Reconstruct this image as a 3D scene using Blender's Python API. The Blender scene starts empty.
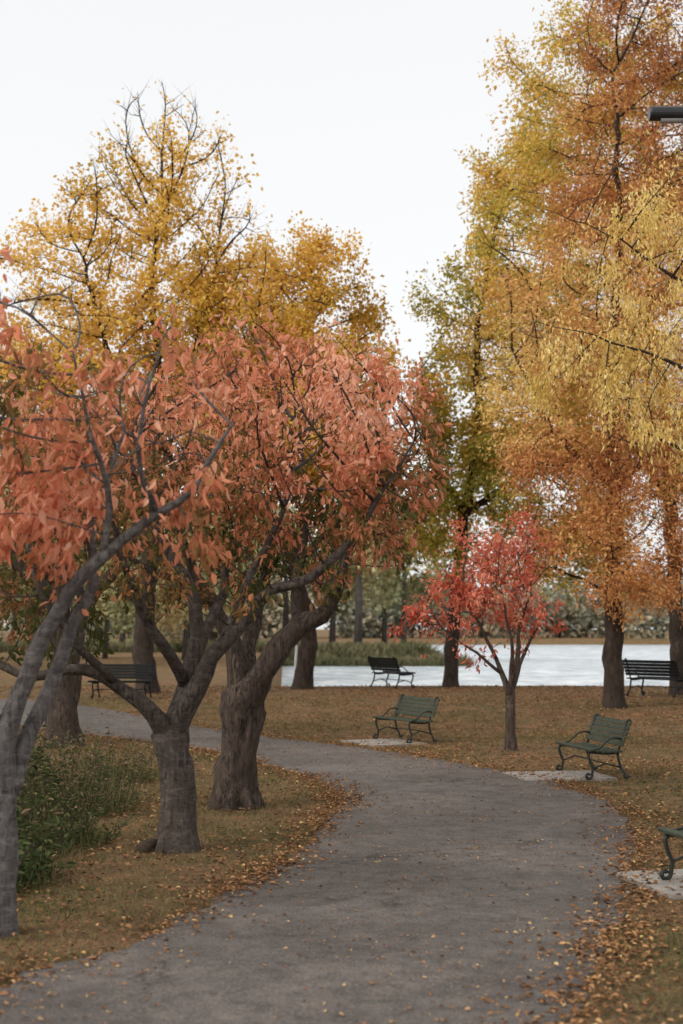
import bpy, bmesh, math, random
import numpy as np
from mathutils import Vector, noise, Matrix
random.seed(4)
RNG = np.random.default_rng(7)
scene = bpy.context.scene

# ------------------------------------------------------------------ helpers
def link(o, parent=None):
    scene.collection.objects.link(o)
    if parent is not None:
        o.parent = parent
    return o

def empty(name, loc=(0, 0, 0), rot=0.0):
    e = bpy.data.objects.new(name, None)
    e.empty_display_size = 0.3
    e.location = loc
    e.rotation_euler = (0, 0, rot)
    return link(e)

def np_mesh(name, V, F, mat, tint=None, parent=None, smooth=False):
    me = bpy.data.meshes.new(name)
    V = np.ascontiguousarray(V, dtype=np.float32)
    F = np.ascontiguousarray(F, dtype=np.int32)
    m, k = F.shape
    me.vertices.add(len(V)); me.vertices.foreach_set("co", V.ravel())
    me.loops.add(m * k); me.loops.foreach_set("vertex_index", F.ravel())
    me.polygons.add(m)
    me.polygons.foreach_set("loop_start", np.arange(0, m * k, k, dtype=np.int32))
    me.polygons.foreach_set("use_smooth", np.full(m, smooth))
    me.update(calc_edges=True)
    if tint is not None:
        a = me.attributes.new("tint", 'FLOAT', 'POINT')
        a.data.foreach_set("value", np.ascontiguousarray(tint, dtype=np.float32))
    me.materials.append(mat)
    return link(bpy.data.objects.new(name, me), parent)

def list_mesh(name, V, F, mat, parent=None, smooth=False):
    me = bpy.data.meshes.new(name)
    me.from_pydata([tuple(v) for v in V], [], F)
    me.update()
    if smooth:
        me.polygons.foreach_set("use_smooth", [True] * len(me.polygons))
    me.materials.append(mat)
    return link(bpy.data.objects.new(name, me), parent)

def unit(a):
    return a / np.maximum(np.linalg.norm(a, axis=-1, keepdims=True), 1e-6)

def sm(a, b, x):
    t = np.clip((x - a) / (b - a), 0, 1)
    return t * t * (3 - 2 * t)

# ------------------------------------------------------------------ materials
def new_mat(name):
    m = bpy.data.materials.new(name); m.use_nodes = True
    nt = m.node_tree
    for n in list(nt.nodes): nt.nodes.remove(n)
    out = nt.nodes.new('ShaderNodeOutputMaterial')
    return m, nt, out

def ramp(nt, stops, fac=None):
    r = nt.nodes.new('ShaderNodeValToRGB')
    e = r.color_ramp.elements
    while len(e) < len(stops): e.new(0.5)
    for i, (p, c) in enumerate(stops):
        e[i].position = p; e[i].color = (c[0], c[1], c[2], 1)
    if fac is not None: nt.links.new(fac, r.inputs[0])
    return r

def nz(nt, vec, scale, detail=4, rough=0.6, dist=0.0):
    n = nt.nodes.new('ShaderNodeTexNoise')
    n.inputs['Scale'].default_value = scale
    n.inputs['Detail'].default_value = detail
    n.inputs['Roughness'].default_value = rough
    n.inputs['Distortion'].default_value = dist
    nt.links.new(vec, n.inputs['Vector'])
    return n.outputs['Fac']

def mixc(nt, fac, a, b, mode='MIX'):
    m = nt.nodes.new('ShaderNodeMix'); m.data_type = 'RGBA'; m.blend_type = mode
    for sock, v in ((m.inputs[0], fac), (m.inputs[6], a), (m.inputs[7], b)):
        if hasattr(v, 'is_linked') or hasattr(v, 'links'): nt.links.new(v, sock)
        elif isinstance(v, (int, float)): sock.default_value = v
        else: sock.default_value = (v[0], v[1], v[2], 1)
    return m.outputs[2]

def geo_pos(nt):
    return nt.nodes.new('ShaderNodeNewGeometry').outputs['Position']

def principled(nt, out, rough=0.8, spec=0.3):
    p = nt.nodes.new('ShaderNodeBsdfPrincipled')
    p.inputs['Roughness'].default_value = rough
    p.inputs['Specular IOR Level'].default_value = spec
    nt.links.new(p.outputs[0], out.inputs[0])
    return p

def bump(nt, p, h, strength=0.5, dist=0.02):
    b = nt.nodes.new('ShaderNodeBump')
    b.inputs['Strength'].default_value = strength
    b.inputs['Distance'].default_value = dist
    nt.links.new(h, b.inputs['Height']); nt.links.new(b.outputs[0], p.inputs['Normal'])

def leaf_mat(name, stops, trans=0.25):
    m, nt, out = new_mat(name)
    at = nt.nodes.new('ShaderNodeAttribute'); at.attribute_name = 'tint'
    r = ramp(nt, stops, at.outputs['Fac'])
    d = nt.nodes.new('ShaderNodeBsdfDiffuse')
    nt.links.new(r.outputs[0], d.inputs[0])
    if trans <= 0:
        nt.links.new(d.outputs[0], out.inputs[0]); return m
    t = nt.nodes.new('ShaderNodeBsdfTranslucent')
    nt.links.new(r.outputs[0], t.inputs[0])
    mx = nt.nodes.new('ShaderNodeMixShader'); mx.inputs[0].default_value = trans
    nt.links.new(d.outputs[0], mx.inputs[1]); nt.links.new(t.outputs[0], mx.inputs[2])
    nt.links.new(mx.outputs[0], out.inputs[0])
    return m

def bark_mat(name, dark, light, scale=14, bstr=0.8, lichen=None):
    m, nt, out = new_mat(name)
    p = principled(nt, out, 0.9, 0.15)
    pos = geo_pos(nt)
    mp = nt.nodes.new('ShaderNodeMapping'); mp.inputs['Scale'].default_value = (1, 1, 0.28)
    nt.links.new(pos, mp.inputs[0])
    n1 = nz(nt, mp.outputs[0], scale, 6, 0.75, 0.8)
    n2 = nz(nt, pos, 3.0, 4, 0.65)
    r = ramp(nt, [(0.4, dark), (0.62, light)], n1)
    f2 = ramp(nt, [(0.35, (0, 0, 0)), (0.65, (.85, .85, .85))], n2)
    c = mixc(nt, f2.outputs[0], r.outputs[0], [x * 0.5 for x in light])
    h = n1
    if lichen:
        mp2 = nt.nodes.new('ShaderNodeMapping'); mp2.inputs['Scale'].default_value = (1, 1, 3.2)
        nt.links.new(pos, mp2.inputs[0])
        n3 = nz(nt, mp2.outputs[0], 6.0, 7, 0.8, .6)
        r3 = ramp(nt, [(0.5, (0, 0, 0)), (0.64, (.75, .75, .75))], n3)
        c = mixc(nt, r3.outputs[0], c, lichen)
        r4 = ramp(nt, [(0.34, (.4, .4, .4)), (0.43, (1, 1, 1))], n3)
        c = mixc(nt, 1.0, c, r4.outputs[0], 'MULTIPLY')
    nt.links.new(c, p.inputs['Base Color'])
    bump(nt, p, h, bstr, 0.05)
    return m

M_PALEBARK = bark_mat('pale_cherry_bark', (0.065, 0.055, 0.052), (0.26, 0.235, 0.222), 22, 0.9, (0.31, 0.29, 0.275))
M_CHERRYBARK = bark_mat('cherry_bark', (0.036, 0.028, 0.025), (0.185, 0.148, 0.125), 24, 1.0, (0.2, 0.172, 0.147))
M_DARKBARK = bark_mat('furrowed_bark', (0.022, 0.016, 0.014), (0.19, 0.143, 0.112), 22, 1.0)
M_BIGBARK = bark_mat('old_tree_bark', (0.026, 0.019, 0.016), (0.11, 0.082, 0.064), 12, 1.0)
M_TWIG = bark_mat('twig_bark', (0.035, 0.022, 0.018), (0.09, 0.06, 0.05), 20, 0.2)
M_FARBARK = bark_mat('haze_tinted_bark', (0.085, 0.072, 0.062), (0.15, 0.13, 0.115), 4, 0.2)  # bark tones paled to paint distance haze onto the trunks

M_CHERRY = leaf_mat('cherry_leaves', [(0, (.09, .1, .035)), (.25, (.21, .155, .058)), (.45, (.45, .2, .095)), (.72, (.77, .3, .17)), (1, (.87, .48, .32))], .35)
M_YELLOW = leaf_mat('golden_leaves', [(0, (.24, .2, .045)), (.35, (.54, .36, .06)), (.7, (.88, .55, .11)), (1, (.93, .7, .27))], .3)
M_GREENY = leaf_mat('turning_leaves', [(0, (.16, .18, .04)), (.35, (.37, .35, .075)), (.65, (.72, .54, .12)), (1, (.84, .5, .16))], .3)
M_RUST = leaf_mat('rust_leaves', [(0, (.34, .155, .06)), (.4, (.57, .25, .1)), (.7, (.77, .42, .165)), (1, (.88, .66, .25))], .3)
M_RED = leaf_mat('red_leaves', [(0, (.3, .09, .05)), (.5, (.68, .17, .11)), (1, (.86, .4, .25))], .3)
M_LOCUST = leaf_mat('locust_leaves', [(0, (.44, .34, .09)), (.5, (.84, .6, .19)), (1, (.94, .79, .4))], .3)
M_FALLEN = leaf_mat('fallen_leaf_litter', [(0, (.07, .04, .025)), (.35, (.2, .105, .055)), (.7, (.44, .23, .11)), (1, (.66, .47, .22))], 0)
M_GRASS = leaf_mat('grass_blades', [(0, (.075, .095, .03)), (.5, (.16, .15, .056)), (1, (.31, .22, .12))], 0)
M_WEED = leaf_mat('weed_leaves', [(0, (.032, .045, .02)), (.5, (.082, .11, .043)), (.8, (.19, .19, .08)), (1, (.32, .215, .13))], .2)
M_REED = leaf_mat('reed_blades', [(0, (.12, .125, .06)), (1, (.29, .25, .15))], 0)
M_FAR = leaf_mat('haze_tinted_leaves', [(0, (.22, .25, .13)), (.5, (.4, .37, .19)), (1, (.58, .42, .2))], 0)  # leaf colours lightened; air haze is painted in here
M_HAZE = leaf_mat('haze_tinted_far_leaves', [(0, (.2, .22, .17)), (.5, (.3, .29, .21)), (1, (.42, .32, .2))], 0)  # greyed leaf colours carry the painted haze of the far shore

def ground_material():
    m, nt, out = new_mat('autumn_lawn')
    p = principled(nt, out, 0.95, 0.1)
    pos = geo_pos(nt)
    a = nz(nt, pos, 0.4, 5, 0.65)
    b = nz(nt, pos, 2.4, 7, 0.8)
    c = nz(nt, pos, 30.0, 6, 0.85)
    r1 = ramp(nt, [(0.38, (.125, .12, .05)), (0.5, (.21, .145, .074)), (0.6, (.27, .15, .084))], a)
    r2 = ramp(nt, [(0.38, (.085, .066, .037)), (0.5, (.2, .137, .073)), (0.62, (.36, .21, .113))], b)
    col = mixc(nt, 0.6, r1.outputs[0], r2.outputs[0])
    r3 = ramp(nt, [(0.4, (.22, .22, .22)), (0.5, (.9, .9, .9)), (0.64, (2.0, 1.65, 1.35))], c)
    col = mixc(nt, 0.9, col, r3.outputs[0], 'MULTIPLY')
    nt.links.new(col, p.inputs['Base Color'])
    bump(nt, p, c, 0.9, 0.03)
    return m

def asphalt_material():
    m, nt, out = new_mat('worn_asphalt')
    p = principled(nt, out, 0.75, 0.25)
    pos = geo_pos(nt)
    a = nz(nt, pos, 0.45, 5, 0.6)
    b = nz(nt, pos, 60.0, 5, 0.85)
    c = nz(nt, pos, 4.0, 7, 0.78)
    base = ramp(nt, [(0.35, (.1, .088, .081)), (0.65, (.172, .152, .138))], a)
    sp = ramp(nt, [(0.36, (.3, .3, .3)), (0.5, (1, 1, 1)), (0.66, (2.1, 2.0, 1.85))], b)
    col = mixc(nt, 0.9, base.outputs[0], sp.outputs[0], 'MULTIPLY')
    c2 = ramp(nt, [(0.3, (.5, .48, .47)), (0.5, (.95, .94, .93)), (0.7, (1.35, 1.3, 1.22))], c)
    col = mixc(nt, 0.95, col, c2.outputs[0], 'MULTIPLY')
    dn = nt.nodes.new('ShaderNodeTexNoise'); dn.inputs['Scale'].default_value = 1.2; dn.inputs['Detail'].default_value = 8
    dn.inputs['Roughness'].default_value = .65
    nt.links.new(pos, dn.inputs['Vector'])
    va = nt.nodes.new('ShaderNodeVectorMath'); va.operation = 'MULTIPLY_ADD'
    va.inputs[1].default_value = (1.6, 1.6, 0); nt.links.new(dn.outputs['Color'], va.inputs[0]); nt.links.new(pos, va.inputs[2])
    vo = nt.nodes.new('ShaderNodeTexVoronoi'); vo.feature = 'DISTANCE_TO_EDGE'; vo.inputs['Scale'].default_value = 0.25
    nt.links.new(va.outputs[0], vo.inputs['Vector'])
    cr = ramp(nt, [(0.0, (.3, .3, .3)), (0.007, (1, 1, 1))], vo.outputs['Distance'])
    msk = ramp(nt, [(.45, (0, 0, 0)), (.55, (.85, .85, .85))], nz(nt, pos, .6, 3))
    col = mixc(nt, msk.outputs[0], col, mixc(nt, 1.0, col, cr.outputs[0], 'MULTIPLY'))
    nt.links.new(col, p.inputs['Base Color'])
    bump(nt, p, b, 0.7, 0.012)
    return m

def simple_mat(name, col, rough=0.6, spec=0.4, var=0.3, scale=20, metal=0.0):
    m, nt, out = new_mat(name)
    p = principled(nt, out, rough, spec)
    p.inputs['Metallic'].default_value = metal
    pos = geo_pos(nt)
    n = nz(nt, pos, scale, 5, 0.7)
    r = ramp(nt, [(0.3, [c * (1 - var) for c in col]), (0.7, [c * (1 + var) for c in col])], n)
    nt.links.new(r.outputs[0], p.inputs['Base Color'])
    bump(nt, p, n, 0.2, 0.005)
    return m

M_GROUND = ground_material(); M_ASPHALT = asphalt_material()
M_CONC = simple_mat('weathered_concrete', (.33, .295, .26), .9, .2, .35, 7)
M_SLAT = simple_mat('green_painted_wood', (.062, .07, .048), .7, .2, .4, 14)
M_IRON = simple_mat('green_cast_iron', (.025, .029, .023), .5, .4, .3, 30)
M_BSLAT = simple_mat('dark_painted_wood', (.009, .01, .01), .7, .2, .3, 30)
M_BIRON = simple_mat('black_cast_iron', (.008, .008, .009), .5, .3, .3, 30)
M_WHITE = simple_mat('white_paint', (.75, .76, .78), .5, .4, .1, 30)
M_LAMP = simple_mat('black_metal', (.015, .015, .017), .35, .5, .3, 10)
M_GLASS = simple_mat('frosted_lens', (.3, .3, .3), .3, .5, .1, 10)
M_SOIL = simple_mat('rotten_wood', (.06, .045, .033), .95, .1, .5, 25)

def water_material():
    m, nt, out = new_mat('river_water')
    p = principled(nt, out, 0.35, 1.0)
    pos = geo_pos(nt)
    mp = nt.nodes.new('ShaderNodeMapping'); mp.inputs['Scale'].default_value = (0.55, 0.32, 1)
    nt.links.new(pos, mp.inputs[0])
    n = nz(nt, mp.outputs[0], 1.0, 8, 0.8)
    r = ramp(nt, [(.4, (.3, .36, .4)), (.5, (.52, .57, .6)), (.6, (.78, .81, .82))], n)  # pale ripple tones paint the bright sky reflection into the base colour
    nt.links.new(r.outputs[0], p.inputs['Base Color'])
    bump(nt, p, n, 0.6, 0.4)
    return m
M_WATER = water_material()

# ------------------------------------------------------------------ terrain
def catmull(P, n):
    P = np.array(P, float)
    P = np.vstack([2 * P[0] - P[1], P, 2 * P[-1] - P[-2]])
    out = []
    segs = len(P) - 3
    for u in np.linspace(0, segs - 1e-6, n):
        i = int(u); t = u - i
        a, b, c, d = P[i:i + 4]
        out.append(0.5 * ((2 * b) + (c - a) * t + (2 * a - 5 * b + 4 * c - d) * t * t + (3 * b - 3 * c + d - a) * t ** 3))
    return np.array(out)

LE = [(-5.2, -8), (-4.2, -1), (-3.3, 4), (-2.5, 6.6), (-1.96, 8.4), (-1.37, 9.45), (-.83, 11.4), (-.38, 13.4), (-.1, 16.25), (-.08, 17.7), (-.35, 19.5), (-1.15, 21.6), (-2.2, 23.9), (-4.5, 27.0), (-7.2, 29.6), (-12, 33), (-20, 37)]
RE = [(-1.8, -8), (-.6, -1), (.3, 4), (.85, 6), (1.2, 7.55), (1.6, 9.0), (2.12, 10.95), (2.56, 12.8), (2.93, 14.6), (3.12, 16.8), (2.7, 19.5), (1.53, 22.4), (-.03, 25.2), (-2.5, 28.4), (-5.9, 32.3), (-11, 36.2), (-19.5, 40)]
NP_ = 420
Lc, Rc = catmull(LE, NP_), catmull(RE, NP_)
def jit(C, seed):
    o = C.copy()
    for i, (x, y) in enumerate(C):
        o[i, 0] += 0.1 * noise.noise((x * 2.1 + seed, y * 2.1, 0)) + 0.06 * noise.noise((x * 9 + seed, y * 9, 1))
        o[i, 1] += 0.1 * noise.noise((x * 2.1 + seed, y * 2.1, 5))
    return o
Lj, Rj = jit(Lc, 3.1), jit(Rc, 8.7)
POLY = np.vstack([Lj, Rj[::-1]])

def in_poly(x, y, poly=POLY[::3]):
    ins = np.zeros(len(x), bool)
    j = len(poly) - 1
    for i in range(len(poly)):
        xi, yi = poly[i]; xj, yj = poly[j]
        c = ((yi > y) != (yj > y)) & (x < (xj - xi) * (y - yi) / (yj - yi + 1e-12) + xi)
        ins ^= c
        j = i
    return ins

def hgt(x, y):
    x = np.asarray(x, float); y = np.asarray(y, float)
    z = 0.35 * sm(27, 34, y)
    w1 = sm(42.0 + .4 * np.sin(x * .35), 43.6 + .4 * np.sin(x * .35), y)
    w2 = sm(-.04 * y - .8, -.04 * y + .6, x)
    bank = np.maximum(sm(222, 227, y), sm(99, 103, y) * (1 - sm(5, 10, x)))
    w = w1 * w2 * (1 - bank)
    z = z * (1 - w) - 1.7 * w
    dl = np.exp(-((x + 4.6) / 1.3) ** 2) * sm(8, 12, y) * (1 - sm(19, 23, y))
    z = z - .22 * dl
    return z

ys = np.concatenate([np.arange(-30, 4, 1.0), np.arange(4, 46, .25), np.arange(46, 110, 1.0), np.arange(110, 232, 3.0), np.linspace(232, 1600, 24)])
xg = 12 * 1.07 ** np.arange(1, 70)
xs = np.concatenate([-xg[::-1], np.arange(-12, 12.01, .25), xg])
X, Y = np.meshgrid(xs, ys)
Z = hgt(X, Y)
V = np.stack([X.ravel(), Y.ravel(), Z.ravel()], 1)
nx, ny = len(xs), len(ys)
I = (np.arange(ny - 1)[:, None] * nx + np.arange(nx - 1)[None]).ravel()
F = np.stack([I, I + 1, I + nx + 1, I + nx], 1)
np_mesh('ground', V, F, M_GROUND, smooth=True)

K = 9
V = []
for i in range(NP_):
    for k in range(K):
        t = k / (K - 1)
        p = Lj[i] * (1 - t) + Rj[i] * t
        V.append((p[0], p[1], 0))
V = np.array(V)
crown = np.tile(np.sin(np.linspace(0, 1, K) * math.pi) * .02, NP_)
V[:, 2] = hgt(V[:, 0], V[:, 1]) + .008 + crown
I = (np.arange(NP_ - 1)[:, None] * K + np.arange(K - 1)[None]).ravel()
np_mesh('asphalt_path', V, np.stack([I, I + 1, I + K + 1, I + K], 1), M_ASPHALT, smooth=True)

np_mesh('river_water', np.array([(-60, 41, -.6), (900, 41, -.6), (900, 232, -.6), (-60, 232, -.6)]), np.array([[0, 1, 2, 3]]), M_WATER)

# ------------------------------------------------------------------ leaf / blade builders
def leaf_geo(P, D, N, L, W, fold=0.25, detailed=True):
    n = len(P)
    D = unit(D); S = unit(np.cross(D, N)); N = np.cross(S, D)
    L = L[:, None]; W = W[:, None]
    if detailed:
        up = N * W * fold
        tip = P + D * L + N * L * (-.12)
        v = np.stack([P, P + D * L * .3 + S * W * .46 + up, P + D * L * .68 + S * W * .36 + up * .6, tip,
                      P + D * L * .68 - S * W * .36 + up * .6, P + D * L * .3 - S * W * .46 + up], 1)
        b = np.arange(n)[:, None] * 6
        F = np.concatenate([b + [0, 1, 2, 3], b + [0, 3, 4, 5]], 0)
        return v.reshape(-1, 3), F, 6
    up = N * W * fold
    v = np.stack([P, P + D * L * .45 + S * W * .5 + up, P + D * L, P + D * L * .45 - S * W * .5 + up], 1)
    b = np.arange(n)[:, None] * 4
    F = np.concatenate([b + [0, 1, 2], b + [0, 2, 3]], 0)
    return v.reshape(-1, 3), F, 4

def make_leaves(name, P, D, N, L, W, tint, mat, parent=None, fold=.25, detailed=True):
    V, F, k = leaf_geo(P, D, N, L, W, fold, detailed)
    return np_mesh(name, V, F, mat, np.repeat(tint, k), parent)

def blades(P, H, W, lean, rng):
    n = len(P)
    a = rng.uniform(0, 2 * math.pi, n)
    S = np.stack([np.cos(a), np.sin(a), np.zeros(n)], 1) * W[:, None] * .5
    T = P + np.stack([rng.normal(0, 1, n) * lean * H, rng.normal(0, 1, n) * lean * H, H], 1)
    V = np.stack([P - S, P + S, T], 1).reshape(-1, 3)
    return V, np.arange(n * 3).reshape(n, 3)

# ------------------------------------------------------------------ tubes
def tube_into(V, F, pts, rad, sides, rough=0.0, cap=True):
    n = len(pts)
    pts = [Vector(p) for p in pts]
    ref = None
    base = len(V)
    for i in range(n):
        t = (pts[min(i + 1, n - 1)] - pts[max(i - 1, 0)])
        if t.length < 1e-6: t = Vector((0, 0, 1))
        t.normalize()
        if ref is None:
            ref = t.orthogonal().normalized()
        else:
            ref = ref - t * ref.dot(t)
            if ref.length < 1e-5: ref = t.orthogonal()
            ref.normalize()
        bi = t.cross(ref)
        for k in range(sides):
            a = 2 * math.pi * k / sides
            d = ref * math.cos(a) + bi * math.sin(a)
            r = rad[i]
            if rough:
                q = pts[i] + d * r
                r *= 1 + rough * noise.noise((q.x * 7, q.y * 7, q.z * 2.2)) + rough * .7 * noise.noise((q.x * 21, q.y * 21, q.z * 5))
            V.append(pts[i] + d * r)
    for i in range(n - 1):
        for k in range(sides):
            a = base + i * sides + k; b = base + i * sides + (k + 1) % sides
            F.append((a, b, b + sides, a + sides))
    if cap:
        F.append(tuple(base + (n - 1) * sides + k for k in range(sides)))
        F.append(tuple(base + k for k in reversed(range(sides))))

# ------------------------------------------------------------------ tree generator
def sample_blobs(blobs, n, rng, gap=0.0, gscale=.5, seed=0.0, shell=0.5):
    vol = np.array([b[3] * b[4] * b[5] * (b[6] if len(b) > 6 else 1) for b in blobs])
    cnt = (vol / vol.sum() * n).astype(int) + 1
    out = []
    for b, c in zip(blobs, cnt):
        c2 = int(c * (1.0 + gap * 2))
        d = unit(rng.normal(0, 1, (c2, 3)))
        r = rng.uniform(0, 1, c2) ** shell
        p = np.array(b[:3]) + d * r[:, None] * np.array(b[3:6])
        if gap > 0:
            keep = [noise.noise((q[0] * gscale + seed, q[1] * gscale, q[2] * gscale)) > (-.45 + gap * .6) for q in p]
            p = p[np.array(keep)]
        out.append(p[:c])
    return np.vstack(out)

def grow(seeds, par, A, step, kill, iters, up, rng, grow_from=0):
    maxn = 14000
    P = np.zeros((maxn, 3)); n = len(seeds); P[:n] = seeds
    parent = list(par)
    kids = np.zeros(maxn, int)
    g = np.arange(grow_from, n)
    D = np.linalg.norm(A[:, None] - P[None, g], axis=2)
    nn = g[D.argmin(1)]; dn = D.min(1)
    alive = dn > kill
    for it in range(iters):
        if not alive.any() or n > maxn - 1500: break
        S = np.zeros((n, 3))
        ai = np.where(alive)[0]
        np.add.at(S, nn[ai], (A[ai] - P[nn[ai]]) / dn[ai][:, None])
        u = np.unique(nn[ai]); u = u[kids[u] < 4]
        if len(u) == 0: break
        v = unit(S[u]); v = unit(v + rng.normal(0, .16, v.shape) + np.array([0, 0, up]))
        new = P[u] + v * step
        k = len(u)
        P[n:n + k] = new; parent.extend(u.tolist()); kids[u] += 1
        ids = np.arange(n, n + k); n += k
        for s in range(0, k, 400):
            blk = slice(s, min(s + 400, k))
            D = np.linalg.norm(A[:, None] - new[None, blk], axis=2)
            m = D.min(1); am = D.argmin(1)
            better = m < dn
            nn[better] = ids[blk][am[better]]; dn[better] = m[better]
        alive &= dn > kill
    return P[:n], np.array(parent)

def make_tree(name, base, limbs, blobs, leafmat, barkmat, trunk_r, tip_r=.006,
              attract=900, step=.25, kill=.4, up=.1, gap=.35, gscale=.5, seed=1,
              leaves=8000, leaf_len=.1, leaf_w=.45, droop=.7, twig_len=.35, tint=None, detailed=True,
              twig_r=.004, flare=.22, rough=.12, twigs_per=3, sides=12, thin=6, grow_from=0, shell=.5, spread=.06, lthr=.35, cluster=0, bare=None):
    rng = np.random.default_rng(seed)
    bz = float(hgt(base[0], base[1]))
    root = empty(name, (base[0], base[1], bz))
    seeds, par, minr, idx = [], [], [], []
    for (pl, pp, pts) in limbs:
        ids = []
        prev = idx[pl][pp] if pl is not None else -1
        lst = [] if prev < 0 else [(*seeds[prev], min(minr[prev], pts[0][3] * 1.25))]
        lst += pts
        ctrl = catmull([q[:4] for q in lst], max(2, len(lst) * 10))
        if prev < 0:
            seeds.append(ctrl[0][:3]); par.append(-1); minr.append(ctrl[0][3]); last = len(seeds) - 1
        else: last = prev
        marks = [last]
        acc = ctrl[0][:3]
        st = min(step, .14)
        for q in ctrl[1:]:
            if np.linalg.norm(q[:3] - acc) >= st or q is ctrl[-1]:
                seeds.append(q[:3].copy()); par.append(last); minr.append(max(q[3], 0.004)); last = len(seeds) - 1
                acc = q[:3]; marks.append(last)
        for q in pts:
            d = [np.linalg.norm(np.array(q[:3]) - seeds[m]) for m in marks]
            ids.append(marks[int(np.argmin(d))])
        idx.append(ids)
    seeds = np.array(seeds); ns = len(seeds)
    for i in range(ns):
        q = seeds[i]
        if q[2] > .8:
            a = .06 if step < .25 else .1
            seeds[i] = q + a * np.array(noise.noise_vector((q[0] * 2.4 + seed, q[1] * 2.4, q[2] * 2.4)))
    A = sample_blobs(blobs, attract, rng, gap, gscale, seed * 3.3, shell)
    P, parent = grow(seeds, par, A, step, kill, 160, up, rng, grow_from)
    n = len(P)
    childs = [[] for _ in range(n)]
    for i in range(n):
        if parent[i] >= 0: childs[parent[i]].append(i)
    cnt = np.zeros(n)
    for i in range(n - 1, -1, -1):
        if not childs[i]: cnt[i] = 1
        if parent[i] >= 0: cnt[parent[i]] += cnt[i]
    e = math.log(max(cnt[0], 3)) / math.log(trunk_r / tip_r)
    R = tip_r * cnt ** (1 / e)
    mr = np.zeros(n); mr[:ns] = minr
    R = np.where(mr > 0, mr, R)
    for i in range(1, n):
        if parent[i] >= 0: R[i] = min(R[i], R[parent[i]] * (.98 if i >= ns else 1.25))
    main = np.full(n, -1)
    for i in range(n):
        if childs[i]:
            main[i] = max(childs[i], key=lambda c: R[c] + cnt[c] * 1e-6)
    for _ in range(3):
        Q = P.copy()
        for i in range(ns, n):
            if main[i] >= 0: Q[i] = .5 * P[i] + .25 * P[parent[i]] + .25 * P[main[i]]
        P = Q
    V, F = [], []
    starts = [0] + [c for i in range(n) for c in childs[i] if c != main[i]]
    for s in starts:
        ch = [s]
        while main[ch[-1]] >= 0: ch.append(int(main[ch[-1]]))
        pts = [P[c] for c in ch]; rad = [R[c] for c in ch]
        if parent[s] >= 0:
            pr = parent[s]
            pts = [P[pr]] + pts; rad = [min(R[pr] * .95, R[s] * 1.25)] + rad
        if len(pts) < 2: continue
        rad = list(rad); rad[-1] *= .5
        if s == 0:
            rad = [r * (1 + flare * max(0, 1 - p[2] / .35) ** 2) for r, p in zip(rad, pts)]
            pts = [Vector((pts[0][0], pts[0][1], -.15))] + list(pts); rad = [rad[0] * 1.1] + rad
        r0 = rad[0]
        sd = sides if r0 > .05 else (6 if r0 > .02 else 4)
        tube_into(V, F, pts, rad, sd, rough if r0 > .03 else 0)
    list_mesh('trunk_and_limbs', V, F, barkmat, root, smooth=True)
    cand = np.array([i for i in range(ns if ns < n else 0, n) if cnt[i] <= thin])
    if len(cand) == 0: return root
    m = len(cand) * twigs_per
    src = np.repeat(cand, twigs_per)
    B = P[src] + (P[np.maximum(parent[src], 0)] - P[src]) * rng.uniform(0, 1, (m, 1))
    dirp = unit(P[src] - P[np.maximum(parent[src], 0)])
    TD = unit(dirp * .8 + rng.normal(0, .55, (m, 3)) + np.array([0, 0, up * 1.5]))
    TL = twig_len * rng.uniform(.4, 1.3, m)
    S1 = unit(np.cross(TD, rng.normal(0, 1, (m, 3)))); S2 = np.cross(TD, S1)
    tr = twig_r
    ring = np.stack([B + S1 * tr, B - S1 * tr * .5 + S2 * tr * .87, B - S1 * tr * .5 - S2 * tr * .87, B + TD * TL[:, None]], 1).reshape(-1, 3)
    b = np.arange(m)[:, None] * 4
    np_mesh('twigs', ring, np.concatenate([b + [0, 1, 3], b + [1, 2, 3], b + [2, 0, 3]]), M_TWIG, parent=root)
    wts = np.array([max(0.02, noise.noise((q[0] * gscale * 1.6 + 50, q[1] * gscale * 1.6, q[2] * gscale * 1.6)) + lthr) for q in B])
    if bare is not None:
        wts = wts * (1 - .82 * sm(bare[0], bare[1], B[:, 2]))
    wts = wts / wts.sum()
    if cluster:
        nc = leaves // cluster
        ci = rng.choice(m, nc, p=wts); ct = rng.uniform(.55, 1.05, nc)
        li = np.repeat(ci, cluster); t = np.repeat(ct, cluster) + rng.normal(0, .06, len(li))
        leaves = len(li)
    else:
        li = rng.choice(m, leaves, p=wts); t = rng.uniform(.25, 1.05, leaves)
    LP = B[li] + TD[li] * (TL[li] * t)[:, None] + rng.normal(0, spread * .3 + leaf_len * .1, (leaves, 3))
    LD = unit(TD[li] * .5 + rng.normal(0, .5, (leaves, 3)) + np.array([0, 0, -droop]))
    LN = unit(rng.normal(0, 1, (leaves, 3)) + np.array([0, 0, .4]))
    LL = leaf_len * rng.uniform(.5, 1.3, leaves)
    tn = tint(LP, rng) if tint is not None else rng.uniform(0, 1, leaves)
    make_leaves('foliage', LP, LD, LN, LL, LL * leaf_w * rng.uniform(.6, 1.25, leaves), np.clip(tn, 0, 1), leafmat, root, .2, detailed)
    return root

def nfield(P, s, seed):
    return np.array([noise.noise((q[0] * s + seed, q[1] * s, q[2] * s)) for q in P])

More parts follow.
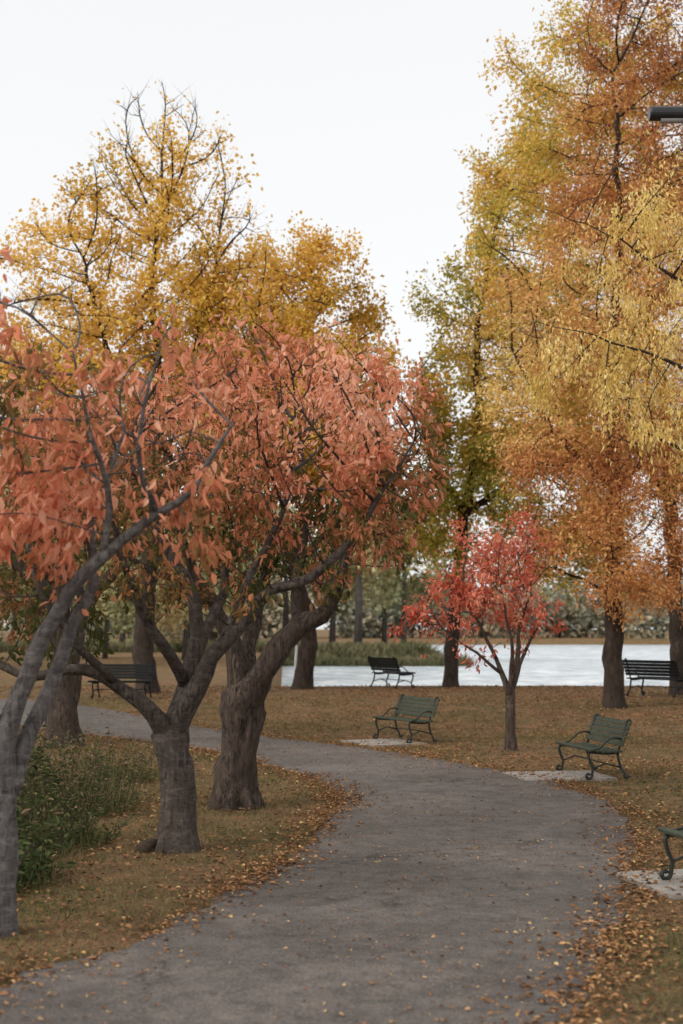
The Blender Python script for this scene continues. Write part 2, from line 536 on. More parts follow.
# ---- cherry trees along the left of the path (limb coordinates relative to trunk foot)
make_tree('cherry_tree', (-2.3, 9.75), [
    (None, 0, [(0, 0, 0, .105), (.03, 0, .5, .09), (.0, 0, .9, .086), (.0, 0, 1.3, .085)]),
    (0, 3, [(.14, .0, 1.7, .062), (.34, -.05, 2.12, .054), (.68, -.1, 2.52, .043), (1.0, -.1, 2.8, .032), (1.3, -.15, 3.05, .021), (1.6, -.1, 3.5, .01)]),
    (0, 2, [(.12, .15, 1.25, .062), (.28, .25, 1.7, .054), (.5, .3, 2.3, .043), (.55, .4, 2.9, .028), (.75, .5, 3.5, .014)]),
    (0, 3, [(-.2, -.05, 1.7, .055), (-.6, -.1, 2.3, .043), (-1.1, -.1, 2.9, .026), (-1.5, -.2, 3.4, .014)]),
    (1, 2, [(.75, -.2, 2.95, .024), (.6, -.3, 3.4, .016), (.5, -.3, 4.0, .008)]),
    (2, 2, [(.2, .5, 2.8, .026), (-.2, .6, 3.4, .014)]),
    (1, 3, [(.95, -.3, 3.2, .018), (1.1, -.4, 3.9, .008)]),
    ], [(-.9, -.1, 3.35, 1.8, 1.3, 1.1), (.6, .0, 2.95, 1.0, .9, .75), (.2, .1, 3.7, 1.3, .9, .9), (0, -.2, 2.6, .9, .8, .45)],
    M_CHERRY, M_PALEBARK, .1, tip_r=.0065, attract=1100, step=.14, kill=.23, up=.28, gap=.35, gscale=1.0, seed=11,
    leaves=4500, leaf_len=.102, leaf_w=.44, droop=1.2, twig_len=.26, twigs_per=1, thin=5, grow_from=18, sides=16, rough=.14, lthr=.1, cluster=5, spread=.18,
    tint=lambda P, r: .71 + .5 * nfield(P, 1.3, 9) + r.normal(0, .16, len(P)))

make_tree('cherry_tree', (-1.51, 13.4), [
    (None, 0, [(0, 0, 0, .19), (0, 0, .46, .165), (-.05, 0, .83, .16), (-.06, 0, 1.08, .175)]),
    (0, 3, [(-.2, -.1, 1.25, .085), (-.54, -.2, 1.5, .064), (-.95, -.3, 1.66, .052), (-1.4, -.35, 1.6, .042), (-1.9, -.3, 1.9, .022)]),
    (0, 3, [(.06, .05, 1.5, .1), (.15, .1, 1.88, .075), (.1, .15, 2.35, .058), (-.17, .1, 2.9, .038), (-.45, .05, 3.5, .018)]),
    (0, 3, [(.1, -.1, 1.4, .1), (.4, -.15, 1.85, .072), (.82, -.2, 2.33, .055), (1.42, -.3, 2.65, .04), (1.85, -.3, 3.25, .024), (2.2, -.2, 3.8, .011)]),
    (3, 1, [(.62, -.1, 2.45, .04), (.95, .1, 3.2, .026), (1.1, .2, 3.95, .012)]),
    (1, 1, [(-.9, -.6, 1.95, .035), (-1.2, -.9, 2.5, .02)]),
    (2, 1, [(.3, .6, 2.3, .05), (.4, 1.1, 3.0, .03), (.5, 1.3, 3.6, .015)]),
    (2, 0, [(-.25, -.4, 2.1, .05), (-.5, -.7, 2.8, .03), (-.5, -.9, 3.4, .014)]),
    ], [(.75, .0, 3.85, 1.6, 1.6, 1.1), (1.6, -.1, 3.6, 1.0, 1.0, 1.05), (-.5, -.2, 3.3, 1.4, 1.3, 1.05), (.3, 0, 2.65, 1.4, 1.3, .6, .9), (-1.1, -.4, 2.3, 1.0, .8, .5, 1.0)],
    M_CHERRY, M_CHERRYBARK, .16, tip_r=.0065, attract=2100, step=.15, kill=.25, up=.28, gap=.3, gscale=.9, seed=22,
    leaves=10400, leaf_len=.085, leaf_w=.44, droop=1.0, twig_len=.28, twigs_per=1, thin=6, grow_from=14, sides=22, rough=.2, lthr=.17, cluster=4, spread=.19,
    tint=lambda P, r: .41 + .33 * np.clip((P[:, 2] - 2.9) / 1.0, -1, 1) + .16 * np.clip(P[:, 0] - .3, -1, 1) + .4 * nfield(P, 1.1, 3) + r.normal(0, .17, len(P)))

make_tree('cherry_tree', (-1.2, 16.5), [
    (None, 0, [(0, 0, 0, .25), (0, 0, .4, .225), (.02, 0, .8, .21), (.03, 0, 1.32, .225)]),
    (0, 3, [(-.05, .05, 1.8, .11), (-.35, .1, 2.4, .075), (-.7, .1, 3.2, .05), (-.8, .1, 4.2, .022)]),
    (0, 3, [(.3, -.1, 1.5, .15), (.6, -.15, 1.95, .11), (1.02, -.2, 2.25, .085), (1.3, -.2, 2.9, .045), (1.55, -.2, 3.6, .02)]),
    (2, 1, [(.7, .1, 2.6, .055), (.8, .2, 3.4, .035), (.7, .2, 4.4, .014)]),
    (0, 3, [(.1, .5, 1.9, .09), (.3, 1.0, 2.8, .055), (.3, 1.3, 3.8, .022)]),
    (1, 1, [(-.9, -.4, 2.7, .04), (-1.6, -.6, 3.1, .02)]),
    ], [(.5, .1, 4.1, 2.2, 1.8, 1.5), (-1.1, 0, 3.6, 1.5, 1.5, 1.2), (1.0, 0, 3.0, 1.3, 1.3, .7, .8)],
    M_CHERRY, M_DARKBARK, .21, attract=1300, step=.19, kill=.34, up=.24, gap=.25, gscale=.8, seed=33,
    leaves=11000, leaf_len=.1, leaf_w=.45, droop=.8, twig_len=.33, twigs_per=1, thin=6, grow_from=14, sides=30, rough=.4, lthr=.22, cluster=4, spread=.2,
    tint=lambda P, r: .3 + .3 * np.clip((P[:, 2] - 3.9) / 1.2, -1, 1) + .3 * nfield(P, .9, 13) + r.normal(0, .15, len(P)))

make_tree('cherry_tree', (-4.85, 25.0), [
    (None, 0, [(0, 0, 0, .3), (-.02, 0, .8, .27), (.03, 0, 1.7, .25)]),
    (0, 2, [(.4, 0, 2.5, .15), (1.1, 0, 3.4, .08), (1.6, 0, 4.3, .04)]),
    (0, 2, [(-.4, .1, 2.6, .16), (-1.1, .1, 3.5, .1), (-1.6, 0, 4.6, .05)]),
    (0, 2, [(0, -.3, 2.8, .12), (.1, -.8, 3.8, .07)]),
    ], [(0, 0, 4.8, 3.2, 2.6, 2.0), (-2.3, 0, 3.6, 2, 2, 1.5), (2, 0, 4, 1.8, 1.6, 1.2), (-1.5, 0, 2.6, 2.2, 1.6, .9, .7)],
    M_CHERRY, M_DARKBARK, .27, attract=900, step=.3, kill=.5, up=.15, gap=.2, gscale=.6, seed=44,
    leaves=15000, leaf_len=.13, droop=.6, twig_len=.45, twigs_per=2, thin=8, grow_from=10, sides=20, rough=.25, detailed=False, spread=.2,
    tint=lambda P, r: .24 + .3 * nfield(P, .7, 23) + r.normal(0, .15, len(P)))

make_tree('red_cherry_tree', (2.85, 24.2), [
    (None, 0, [(0, 0, 0, .1), (0, 0, .5, .085), (-.01, 0, .95, .08)]),
    (0, 2, [(-.12, 0, 1.25, .045), (-.35, .05, 1.8, .03), (-.75, 0, 2.5, .016)]),
    (0, 2, [(.08, 0, 1.35, .05), (.15, 0, 1.9, .03), (.35, 0, 2.7, .014)]),
    (0, 2, [(0, -.15, 1.35, .04), (-.05, -.4, 2.0, .025), (-.2, -.5, 2.8, .012)]),
    (0, 2, [(.2, .2, 1.4, .035), (.5, .3, 2.1, .02)]),
    (1, 0, [(-.5, -.1, 1.55, .025), (-1.1, -.1, 2.0, .012)]),
    ], [(-.35, 0, 2.85, 1.25, 1.1, 1.05), (.1, 0, 3.05, .85, 1.0, 1.0), (-1.15, -.1, 2.35, .75, .7, .75, 1.2), (.2, 0, 2.3, .65, .7, .6, .8), (-.65, 0, 1.75, .95, .6, .35, .7)],
    M_RED, M_DARKBARK, .085, attract=850, step=.13, kill=.23, up=.2, gap=.35, gscale=1.3, seed=55,
    leaves=5600, leaf_len=.09, leaf_w=.42, droop=.8, twig_len=.26, twigs_per=1, thin=5, grow_from=8, sides=14, cluster=3, spread=.2, lthr=.2,
    tint=lambda P, r: .58 + .5 * nfield(P, 1.2, 33) + r.normal(0, .22, len(P)))

# ---- large trees
def spine(h, r, lean=(0, 0), wob=.25, seed=0):
    rr = random.Random(seed); pts = []
    for i in range(7):
        t = i / 6
        pts.append((lean[0] * t + (rr.uniform(-wob, wob) if 0 < i else 0), lean[1] * t + (rr.uniform(-wob, wob) if 0 < i else 0), h * t, r * (1 - .86 * t)))
    return (None, 0, pts)

make_tree('linden_tree', (-5.1, 37.5), [spine(13, .3, (.2, 0), .2, 1),
    (0, 2, [(-1.2, .3, 6.3, .1), (-2.4, .5, 8.6, .04)]), (0, 2, [(1.3, -.3, 6.5, .1), (2.6, -.4, 9, .04)]),
    (0, 3, [(-.9, -.6, 8.6, .08), (-1.7, -1, 11.5, .03)]), (0, 3, [(1.0, .6, 8.8, .08), (1.7, .8, 12, .03)])],
    [(.1, 0, 11.5, 3.4, 3.0, 4.2), (-.8, 0, 8.2, 4.6, 3.2, 3.2), (-3.4, 0, 8.4, 2.8, 2.5, 3.8), (.2, 0, 14.0, 2.1, 1.6, 2.7, 1.5), (2.2, 0, 8.4, 3.2, 2.8, 3.8)],
    M_YELLOW, M_BIGBARK, .3, tip_r=.013, attract=2400, step=.32, kill=.47, up=.42, gap=.1, gscale=.42, seed=66,
    leaves=58000, leaf_len=.12, leaf_w=.75, droop=.4, twig_len=.65, twig_r=.008, twigs_per=2, thin=8, grow_from=30, detailed=False, spread=.45, bare=(10.5, 15.5),
    tint=lambda P, r: .68 + .35 * nfield(P, .5, 43) + r.normal(0, .14, len(P)))
make_tree('linden_tree', (-1.1, 40.0), [spine(10.5, .28, (0, 0), .2, 2),
    (0, 2, [(-1.2, .3, 5, .1), (-2.2, .5, 7, .04)]), (0, 2, [(1.3, -.3, 5, .1), (2.3, -.4, 7.2, .04)])],
    [(-.3, 0, 9.2, 3.0, 2.6, 4.0), (1.4, 0, 7.4, 2.5, 2.5, 3.1), (-2, 0, 8.8, 2.2, 2.2, 3.6)],
    M_YELLOW, M_BIGBARK, .28, tip_r=.011, attract=1500, step=.32, kill=.5, up=.32, gap=.1, gscale=.45, seed=77,
    leaves=50000, leaf_len=.13, leaf_w=.75, droop=.4, twig_len=.55, twig_r=.006, twigs_per=2, thin=8, grow_from=30, detailed=False, spread=.5,
    tint=lambda P, r: .62 + .35 * nfield(P, .5, 53) + r.normal(0, .14, len(P)))

make_tree('maple_tree', (3.15, 41.3), [spine(15, .22, (1.6, 0), .25, 3),
    (0, 2, [(1.8, .3, 6, .09), (3.2, .3, 8, .04)]), (0, 2, [(-.6, -.3, 6.8, .09), (-.8, -.4, 9.2, .03)])],
    [(1.3, 0, 9.5, 2.3, 2.6, 4.0), (1.6, 0, 5.2, 3.2, 2.6, 2.6, 1.5), (3.4, 0, 8.5, 2.6, 2.5, 4.0), (3.6, 0, 4.2, 2.2, 2.2, 1.8, 1.3), (2.2, 0, 14.0, 1.8, 1.8, 3.4), (.5, 0, 11, 1.5, 1.6, 2.0)],
    M_GREENY, M_BIGBARK, .22, tip_r=.011, attract=2100, step=.32, kill=.52, up=.15, gap=.15, gscale=.4, seed=88,
    leaves=64000, leaf_len=.13, leaf_w=.7, droop=.4, twig_len=.55, twig_r=.006, twigs_per=2, thin=8, grow_from=18, detailed=False, spread=.5,
    tint=lambda P, r: .56 + .01 * (P[:, 2] - 8) + .4 * nfield(P, .4, 63) + r.normal(0, .13, len(P)))

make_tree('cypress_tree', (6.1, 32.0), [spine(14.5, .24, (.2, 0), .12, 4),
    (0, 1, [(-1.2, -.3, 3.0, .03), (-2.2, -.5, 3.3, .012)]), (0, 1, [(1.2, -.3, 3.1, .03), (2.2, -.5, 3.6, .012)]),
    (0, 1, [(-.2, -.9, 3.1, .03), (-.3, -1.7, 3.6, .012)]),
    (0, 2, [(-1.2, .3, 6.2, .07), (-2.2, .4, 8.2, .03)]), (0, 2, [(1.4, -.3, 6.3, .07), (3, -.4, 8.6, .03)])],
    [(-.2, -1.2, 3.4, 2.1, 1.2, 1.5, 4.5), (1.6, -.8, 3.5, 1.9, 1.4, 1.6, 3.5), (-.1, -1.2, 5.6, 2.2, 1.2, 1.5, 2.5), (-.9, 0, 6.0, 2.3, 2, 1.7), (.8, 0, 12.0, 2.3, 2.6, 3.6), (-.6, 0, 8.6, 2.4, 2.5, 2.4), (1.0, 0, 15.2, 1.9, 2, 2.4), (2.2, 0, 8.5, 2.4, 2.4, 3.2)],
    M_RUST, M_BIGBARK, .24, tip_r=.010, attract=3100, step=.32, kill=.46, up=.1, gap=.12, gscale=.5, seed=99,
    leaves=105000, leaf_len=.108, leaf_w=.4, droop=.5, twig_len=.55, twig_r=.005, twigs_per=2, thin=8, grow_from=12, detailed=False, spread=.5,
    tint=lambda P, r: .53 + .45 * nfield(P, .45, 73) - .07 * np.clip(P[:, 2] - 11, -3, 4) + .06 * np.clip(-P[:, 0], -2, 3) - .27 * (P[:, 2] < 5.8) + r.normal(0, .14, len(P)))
make_tree('oak_tree', (8.6, 36.5), [spine(15, .22, (-.6, 0), .2, 5),
    (0, 2, [(-1.5, -.3, 6.9, .09), (-3, -.5, 8.6, .04)])],
    [(-1.2, -.6, 13.5, 3.4, 3, 4.4), (-2.8, 0, 11.5, 2.6, 2.6, 3.8), (-1.5, -.5, 7.0, 2.7, 2.2, 2.2), (1.5, 0, 7, 3, 3, 3), (-2.6, 0, 15.8, 2.2, 2, 2.4)],
    M_GREENY, M_BIGBARK, .22, tip_r=.010, attract=1700, step=.36, kill=.56, up=.15, gap=.1, gscale=.45, seed=111,
    leaves=66000, leaf_len=.13, leaf_w=.5, droop=.5, twig_len=.6, twig_r=.006, twigs_per=2, thin=8, grow_from=40, detailed=False, spread=.5,
    tint=lambda P, r: .68 + .4 * nfield(P, .5, 83) + r.normal(0, .15, len(P)))
make_tree('honey_locust_tree', (7.4, 21.0), [spine(9, .22, (-1.2, 0), .2, 6),
    (0, 3, [(-1.8, -.2, 5.5, .035), (-3.2, -.3, 6.2, .018), (-4.6, -.2, 6.6, .006)]),
    (0, 4, [(-2.0, .4, 7.2, .03), (-3.3, .5, 8.1, .014), (-4.3, .5, 8.5, .006)]),
    (0, 2, [(-1.5, .7, 4.4, .035), (-3.0, .9, 5.2, .012)])],
    [(-2.0, 0, 5.5, 1.9, 2.0, 1.3, 1.5), (-3.7, 0, 5.9, 1.3, 1.3, .8, .9), (-1.8, .3, 8.2, 2.4, 2.2, 1.6, .3), (0, 0, 7.5, 2.2, 2.2, 2.5, .3)],
    M_LOCUST, M_BIGBARK, .22, tip_r=.006, attract=1500, step=.22, kill=.34, up=.02, gap=.4, gscale=.7, seed=122,
    leaves=34000, leaf_len=.085, leaf_w=.34, droop=1.3, twig_len=.5, twig_r=.003, twigs_per=2, thin=6, grow_from=34, detailed=False, spread=.25, lthr=.18,
    tint=lambda P, r: .56 + .4 * nfield(P, .8, 93) + r.normal(0, .15, len(P)))

# ------------------------------------------------------------------ distant tree masses
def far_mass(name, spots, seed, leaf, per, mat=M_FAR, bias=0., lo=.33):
    rng = np.random.default_rng(seed)
    root = empty(name)
    V, F = [], []
    Ps, T = [], []
    for (x, y, h, w) in spots:
        z0 = float(hgt(x, y))
        tube_into(V, F, [(x, y, z0 - .2), (x + .1, y, z0 + h * .3), (x, y, z0 + h * .7)], [h * .026, h * .02, h * .01], 7)
        for k in range(9):
            c = np.array([x + rng.normal(0, w * .42), y + rng.normal(0, w * .4), z0 + h * rng.uniform(lo, .9)])
            r = w * rng.uniform(.22, .45)
            d = unit(rng.normal(0, 1, (per, 3))) * (rng.uniform(0, 1, (per, 1)) ** .4) * r
            Ps.append(c + d); T.append(np.full(per, rng.uniform(.1, .9)) + rng.normal(0, .1, per) + d[:, 2] / r * .08 + bias)
    P = np.vstack(Ps); T = np.concatenate(T); n = len(P)
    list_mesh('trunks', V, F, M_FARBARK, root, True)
    L = leaf * rng.uniform(.6, 1.3, n)
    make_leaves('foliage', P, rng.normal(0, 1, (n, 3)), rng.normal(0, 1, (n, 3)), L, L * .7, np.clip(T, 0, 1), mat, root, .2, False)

r_ = random.Random(5)
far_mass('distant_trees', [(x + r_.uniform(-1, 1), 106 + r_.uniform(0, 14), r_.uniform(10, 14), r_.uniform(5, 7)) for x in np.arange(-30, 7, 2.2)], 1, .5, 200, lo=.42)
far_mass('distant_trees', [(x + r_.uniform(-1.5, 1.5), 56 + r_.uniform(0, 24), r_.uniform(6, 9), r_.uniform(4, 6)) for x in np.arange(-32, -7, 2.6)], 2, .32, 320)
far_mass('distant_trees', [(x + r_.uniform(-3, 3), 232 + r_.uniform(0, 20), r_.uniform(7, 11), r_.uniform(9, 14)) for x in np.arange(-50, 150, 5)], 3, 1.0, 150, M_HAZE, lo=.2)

n = 26000
rx = RNG.uniform(-30, 9.0, n); ry = 99.2 + RNG.uniform(0, 1, n) ** 1.3 * 8
P = np.stack([rx, ry, np.maximum(hgt(rx, ry), -.65)], 1)
H = (.75 + .5 * np.array([noise.noise((a * .4, b * .4, 0)) for a, b in zip(rx, ry)])) * RNG.uniform(.4, 1.1, n)
V, F = blades(P, H, np.full(n, .2), .5, RNG)
np_mesh('reeds', V, F, M_REED, np.repeat(np.clip(RNG.normal(.35, .2, n) + .6 * np.array([noise.noise((a * .3, b * .6, 7)) for a, b in zip(rx, ry)]), 0, 1), 3))

# ------------------------------------------------------------------ grass and leaf litter
def scatter(n, x0, x1, y0, y1, rng, ypow=1.4):
    x = rng.uniform(x0, x1, n); y = y0 + (y1 - y0) * rng.uniform(0, 1, n) ** ypow
    return x, y

x, y = scatter(280000, -7, 9, 5.5, 34, RNG, 1.5)
k = (~in_poly(x, y)) & (np.abs(x) < y * .36 + 1.2)
x, y = x[k], y[k]
g = np.array([noise.noise((a * .5, b * .5, 3.)) + .6 * noise.noise((a * 1.7, b * 1.7, 9.)) for a, b in zip(x, y)])
dens = np.where(x < 0, .12, -.2)
k = RNG.uniform(-.6, .6, len(x)) < g + dens
x, y, g = x[k], y[k], g[k]
P = np.stack([x, y, hgt(x, y)], 1); n = len(P)
V, F = blades(P, RNG.uniform(.02, .065, n), np.full(n, .008), .6, RNG)
np_mesh('grass', V, F, M_GRASS, np.repeat(np.clip(.46 - .5 * g + .15 * (x > 0) + RNG.normal(0, .25, n), 0, 1), 3))

def litter(x, y, z, size, tint, name, tilt=.35):
    n = len(x)
    P = np.stack([x, y, z], 1)
    a = RNG.uniform(0, 2 * math.pi, n)
    D = np.stack([np.cos(a), np.sin(a), RNG.normal(0, tilt * .3, n)], 1)
    N = np.stack([RNG.normal(0, tilt, n), RNG.normal(0, tilt, n), np.ones(n)], 1)
    make_leaves(name, P, D, N, size, size * RNG.uniform(.35, .7, n), np.clip(tint, 0, 1), M_FALLEN, None, .3, True)

x, y = scatter(190000, -13, 15, 4.5, 42, RNG, 1.2)
k = (~in_poly(x, y)) & (np.abs(x) < y * .32 + 1.5) & (hgt(x, y) > -.3)
x, y = x[k], y[k]
g = np.array([noise.noise((a * .45, b * .45, 13.)) + .5 * noise.noise((a * 2, b * 2, 3.)) for a, b in zip(x, y)])
k = RNG.uniform(-.7, .6, len(x)) < g + .15 * (x > 0)
x, y, g = x[k], y[k], g[k]
xe, ye, te = [], [], []
for C, sgn in ((Lc, -1), (Rc, 1)):
    m = 10500
    i = RNG.integers(60, NP_ - 60, m)
    tan = unit(C[np.minimum(i + 1, NP_ - 1)] - C[i - 1]); nor = np.stack([tan[:, 1], -tan[:, 0]], 1) * sgn
    off = np.abs(RNG.normal(0, .22, m)) - RNG.exponential(.14, m)
    p = C[i] + nor * off[:, None] + tan * RNG.uniform(-.08, .08, (m, 1))
    kk = np.array([noise.noise((q[0] * .9, q[1] * .9, 40.)) for q in p]) > RNG.uniform(-.5, .3, m)
    p = p[kk]
    xe.append(p[:, 0]); ye.append(p[:, 1]); te.append(RNG.normal(.5, .22, len(p)))
xa = np.concatenate([x] + xe); ya = np.concatenate([y] + ye)
ta = np.concatenate([RNG.normal(.42, .25, len(x)) + .15 * g] + te)
litter(xa, ya, hgt(xa, ya) + RNG.uniform(.014, .034, len(xa)), RNG.uniform(.022, .062, len(xa)), ta, 'fallen_leaves')
x, y = scatter(52000, -6, 4, 4.5, 32, RNG, 1.4)
k = in_poly(x, y); x, y = x[k], y[k]
g = np.array([noise.noise((a * .8, b * .8, 23.)) for a, b in zip(x, y)])
k = RNG.uniform(-.5, .7, len(x)) < g; x, y = x[k], y[k]
litter(x, y, hgt(x, y) + .034, .008 + .034 * RNG.uniform(0, 1, len(x)) ** 2.4, RNG.normal(.6, .25, len(x)), 'fallen_leaves', .25)

# ------------------------------------------------------------------ weeds / shrubs on the left
def shrub(name, x, y, rx, ry, h, nst, tmean, seed, leaf=.07, lw=.4):
    rng = np.random.default_rng(seed)
    z0 = float(hgt(x, y)); root = empty(name, (x, y, z0))
    V, F = [], []
    LP, LD = [], []
    for i in range(nst):
        a = rng.uniform(0, 6.283); r = rng.uniform(0, 1) ** .5
        b = np.array([math.cos(a) * rx * r, math.sin(a) * ry * r, -.03])
        hh = h * rng.uniform(.25, 1.3) * (1 - .35 * r * r)
        tip = b + np.array([math.cos(a) * .25 * hh + rng.normal(0, .16), math.sin(a) * .25 * hh + rng.normal(0, .16), hh])
        mid = (b + tip) / 2 + np.array([0, 0, hh * .1])
        tube_into(V, F, [b, mid, tip], [.006, .004, .002], 3, 0, False)
        k = int(10 + 26 * hh)
        t = rng.uniform(.12, 1, k)[:, None]
        LP.append((1 - t) ** 2 * b + 2 * t * (1 - t) * mid + t * t * tip + rng.normal(0, .025, (k, 3)))
        LD.append(np.array([rng.normal(0, 1, k), rng.normal(0, 1, k), rng.uniform(-.3, .7, k)]).T)
    list_mesh('stems', V, F, M_TWIG, root)
    P = np.vstack(LP); D = np.vstack(LD); n = len(P)
    L = leaf * rng.uniform(.5, 1.5, n)
    make_leaves('leaves', P, D, np.array([0, 0, 1.]) + rng.normal(0, .6, (n, 3)), L, L * lw, np.clip(rng.normal(tmean, .24, n) + .35 * nfield(P, 3, seed), 0, 1), M_WEED, root)
    m = nst * 9
    a = rng.uniform(0, 6.283, m); r = rng.uniform(0, 1.15, m) ** .5
    B = np.stack([np.cos(a) * rx * r, np.sin(a) * ry * r, np.full(m, -.02)], 1)
    V, F = blades(B, h * rng.uniform(.2, .75, m), np.full(m, .012), .45, rng)
    np_mesh('long_grass', V, F, M_WEED, np.repeat(np.clip(rng.normal(.62, .18, m), 0, 1), 3), root)

shrub('weed_clump', -3.05, 11.7, .65, .8, .5, 130, .4, 1, .075, .45)
shrub('weed_clump', -2.9, 13.8, .65, .8, .45, 110, .5, 2, .05)
shrub('weed_clump', -3.3, 16.4, .9, 1.0, .85, 140, .85, 3, .05, .3)
shrub('weed_clump', -4.3, 14.5, 1.0, 1.1, .75, 160, .5, 4, .07, .5)
shrub('weed_clump', -4.6, 18.4, 1.1, 1.1, .95, 150, .62, 5, .06)
shrub('weed_clump', -5.6, 20.6, 1.1, 1.1, 1.0, 130, .5, 6, .08, .5)
shrub('weed_clump', -3.3, 19.6, .8, .8, .65, 100, .82, 7, .06)
shrub('weed_clump', -3.9, 11.9, .7, .8, .6, 110, .38, 8, .08, .5)
shrub('weed_clump', -4.2, 16.6, .9, .9, .8, 120, .45, 9, .08, .5)
shrub('weed_clump', -3.6, 13.0, .7, .8, .6, 110, .45, 10, .075, .45)

V, F = [], []
tube_into(V, F, [(0, 0, -.05), (.01, 0, .03), (.07, .01, .08), (.16, .03, .1)], [.09, .075, .05, .02], 12, .7)
st = empty('tree_stump', (-1.84, 13.28, 0)); list_mesh('wood', V, F, M_SOIL, st, True)

# ------------------------------------------------------------------ benches
def box(bm, c, s, rot=None, bev=.006):
    r = bmesh.ops.create_cube(bm, size=1)
    vs = r['verts']
    bmesh.ops.scale(bm, vec=s, verts=vs)
    es = list({e for v in vs for e in v.link_edges})
    rb = bmesh.ops.bevel(bm, geom=es, offset=bev, segments=2, affect='EDGES')
    vs = list({v for f in rb['faces'] for v in f.verts} | {v for v in vs if v.is_valid})
    if rot is not None: bmesh.ops.rotate(bm, verts=vs, cent=(0, 0, 0), matrix=Matrix.Rotation(rot, 3, 'X'))
    bmesh.ops.translate(bm, vec=c, verts=vs)

def bm_obj(name, bm, mat, parent):
    me = bpy.data.meshes.new(name); bm.to_mesh(me); bm.free(); me.materials.append(mat)
    return link(bpy.data.objects.new(name, me), parent)

def spiral(c, r0, r1, a0, a1, n=12):
    return [(c[0] + (r0 + (r1 - r0) * t) * math.cos(a0 + (a1 - a0) * t), c[1] + (r0 + (r1 - r0) * t) * math.sin(a0 + (a1 - a0) * t)) for t in np.linspace(0, 1, n)]

def bench(x, y, deg, L=1.6, slat=M_SLAT, iron=M_IRON, scale=.9, dz=.0):
    z0 = float(hgt(x, y)) + dz
    root = empty('park_bench', (x, y, z0), math.radians(deg))
    root.scale = (scale, scale, scale)
    bm = bmesh.new()
    for i in range(6):
        f = .25 - i * .088
        zz = .445 - .018 * math.sin(i / 5 * math.pi) - (.02 * i / 5)
        box(bm, (0, -f, zz), (L, .074, .03), math.radians(-3 if i else 14))
    bm_obj('seat', bm, slat, root)
    bm = bmesh.new()
    for i in range(5):
        t = i / 4
        box(bm, (0, .235 + t * .12, .53 + t * .30), (L, .026, .07), math.radians(-20))
    bm_obj('backrest', bm, slat, root)
    V, F = [], []
    for sx in (-L / 2 + .12, L / 2 - .12):
        curves = [
            ([(.24, .42), (.27, .36), (.24, .26), (.2, .17), (.215, .08)] + spiral((.27, .065), .055, .018, math.pi, math.pi * 2.9), .021),
            ([(-.19, .4), (-.2, .3), (-.235, .18), (-.3, .07)] + spiral((-.33, .055), .04, .015, .3, -3.6), .021),
            ([(.25, .41), (.1, .395), (-.05, .385), (-.2, .395)], .018),
            ([(-.19, .4), (-.235, .52), (-.29, .68), (-.345, .84)] + spiral((-.38, .85), .04, .015, 0.2, 4.2), .018),
            ([(-.25, .6), (-.16, .62), (-.06, .6), (.02, .53), (.1, .46), (.2, .445)], .014),
            ([(.2, .17), (.0, .24), (-.24, .18)], .013)]
        for pts, r in curves:
            tube_into(V, F, [(sx, -p[0], p[1]) for p in pts], [r] * len(pts), 8)
    tube_into(V, F, [(-L / 2 + .12, 0, .24), (L / 2 - .12, 0, .24)], [.01, .01], 8)
    list_mesh('iron_frame', V, F, iron, root, True)
    return root

bench(1.12, 25.9, -63, dz=.02); bench(3.44, 19.9, -80, dz=.02); bench(2.98, 11.1, -77, dz=.02)
bench(1.45, 40.6, 119, slat=M_BSLAT, iron=M_BIRON, scale=1)
bench(7.85, 35.4, 129, slat=M_BSLAT, iron=M_BIRON, scale=1.05)
bench(-5.3, 34.5, -8, slat=M_BSLAT, iron=M_BIRON, scale=.95)

def pad(x, y, deg, w, d):
    root = empty('concrete_pad', (x, y, float(hgt(x, y))), math.radians(deg))
    bm = bmesh.new(); box(bm, (0, 0, -.035), (w, d, .13), None, .012); bm_obj('slab', bm, M_CONC, root)
pad(.75, 25.6, -63, 1.3, 1.1); pad(3.0, 19.85, -80, 1.1, 1.3); pad(3.03, 11.65, -77, 1.1, 1.35)

# ------------------------------------------------------------------ lamp reaching in at upper right
lamp = empty('street_lamp', (4.75, 15.0, 0))
V, F = [], []
tube_into(V, F, [(0, 0, -.1), (0, 0, .3), (0, 0, .32), (0, 0, 4), (0, 0, 7.9)], [.13, .13, .085, .07, .055], 14)
tube_into(V, F, [(0, 0, 7.6), (-.4, 0, 7.6), (-.8, 0, 7.58)], [.035, .035, .035], 10)
list_mesh('pole', V, F, M_LAMP, lamp, True)
V, F = [], []
tube_into(V, F, [(-.75, 0, 7.6), (-.76, 0, 7.6), (-1.4, 0, 7.6), (-1.42, 0, 7.6)], [.05, .08, .08, .07], 20)
list_mesh('head', V, F, M_LAMP, lamp)
V, F = [], []
tube_into(V, F, [(-.82, 0, 7.54), (-1.3, 0, 7.54)], [.045, .045], 12)
list_mesh('lens', V, F, M_GLASS, lamp, True)

V, F = [], []
tube_into(V, F, [(0, 0, -.2), (.02, 0, .7), (.05, 0, 1.25)], [.04, .04, .035], 10)
wp = empty('white_post', (-1.35, 41.4, .3)); list_mesh('post', V, F, M_WHITE, wp, True)

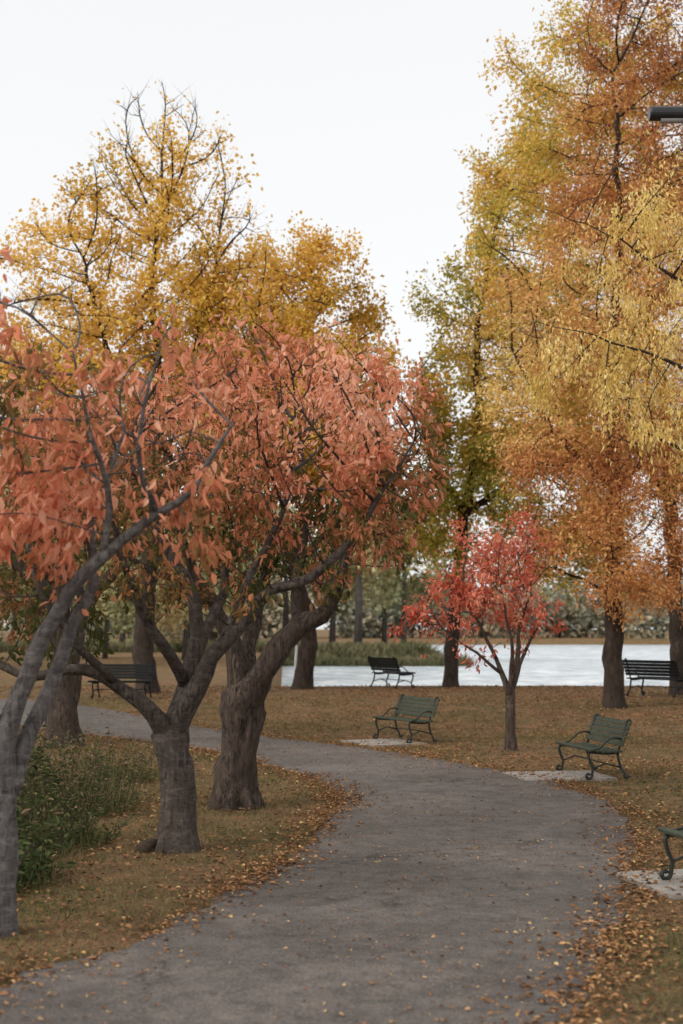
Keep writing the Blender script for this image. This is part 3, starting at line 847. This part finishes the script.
# ------------------------------------------------------------------ light
w = bpy.data.worlds.new("World"); scene.world = w; w.use_nodes = True
try: w.cycles.sampling_method = 'NONE'
except Exception: pass
nt = w.node_tree
for n_ in list(nt.nodes): nt.nodes.remove(n_)
out = nt.nodes.new('ShaderNodeOutputWorld')
sky = nt.nodes.new('ShaderNodeTexSky'); sky.sky_type = 'NISHITA'; sky.sun_disc = False
sky.sun_elevation = math.radians(38)
sky.dust_density = 3.0
hs = nt.nodes.new('ShaderNodeHueSaturation'); hs.inputs['Saturation'].default_value = .2
nt.links.new(sky.outputs[0], hs.inputs['Color'])
b1 = nt.nodes.new('ShaderNodeBackground'); b1.inputs['Strength'].default_value = .05
nt.links.new(hs.outputs[0], b1.inputs[0])
b2 = nt.nodes.new('ShaderNodeBackground'); b2.inputs[0].default_value = (.985, .985, .985, 1); b2.inputs['Strength'].default_value = .81
ad = nt.nodes.new('ShaderNodeAddShader')
nt.links.new(b1.outputs[0], ad.inputs[0]); nt.links.new(b2.outputs[0], ad.inputs[1]); nt.links.new(ad.outputs[0], out.inputs[0])

sd = bpy.data.lights.new('sun', 'SUN'); sd.energy = 1.4; sd.angle = math.radians(20); sd.color = (1, .95, .88)
so = bpy.data.objects.new('sun', sd); link(so)
az, el = math.radians(-60), math.radians(38)
dirv = Vector((math.sin(az) * math.cos(el), -math.cos(az) * math.cos(el), math.sin(el)))
so.rotation_euler = dirv.to_track_quat('Z', 'Y').to_euler()
sky.sun_rotation = math.atan2(dirv.x, dirv.y)

# ------------------------------------------------------------------ camera
cd = bpy.data.cameras.new('camera'); cd.lens = 50; cd.sensor_width = 36; cd.clip_end = 3000
cd.dof.use_dof = True; cd.dof.focus_distance = 16; cd.dof.aperture_fstop = 1.8
co = bpy.data.objects.new('camera', cd); link(co)
co.location = (0, 0, 2.05); co.rotation_euler = (math.radians(90 + 4.66), 0, 0)
scene.camera = co
scene.view_settings.view_transform = 'Standard'; scene.view_settings.look = 'None'
scene.view_settings.exposure = 0
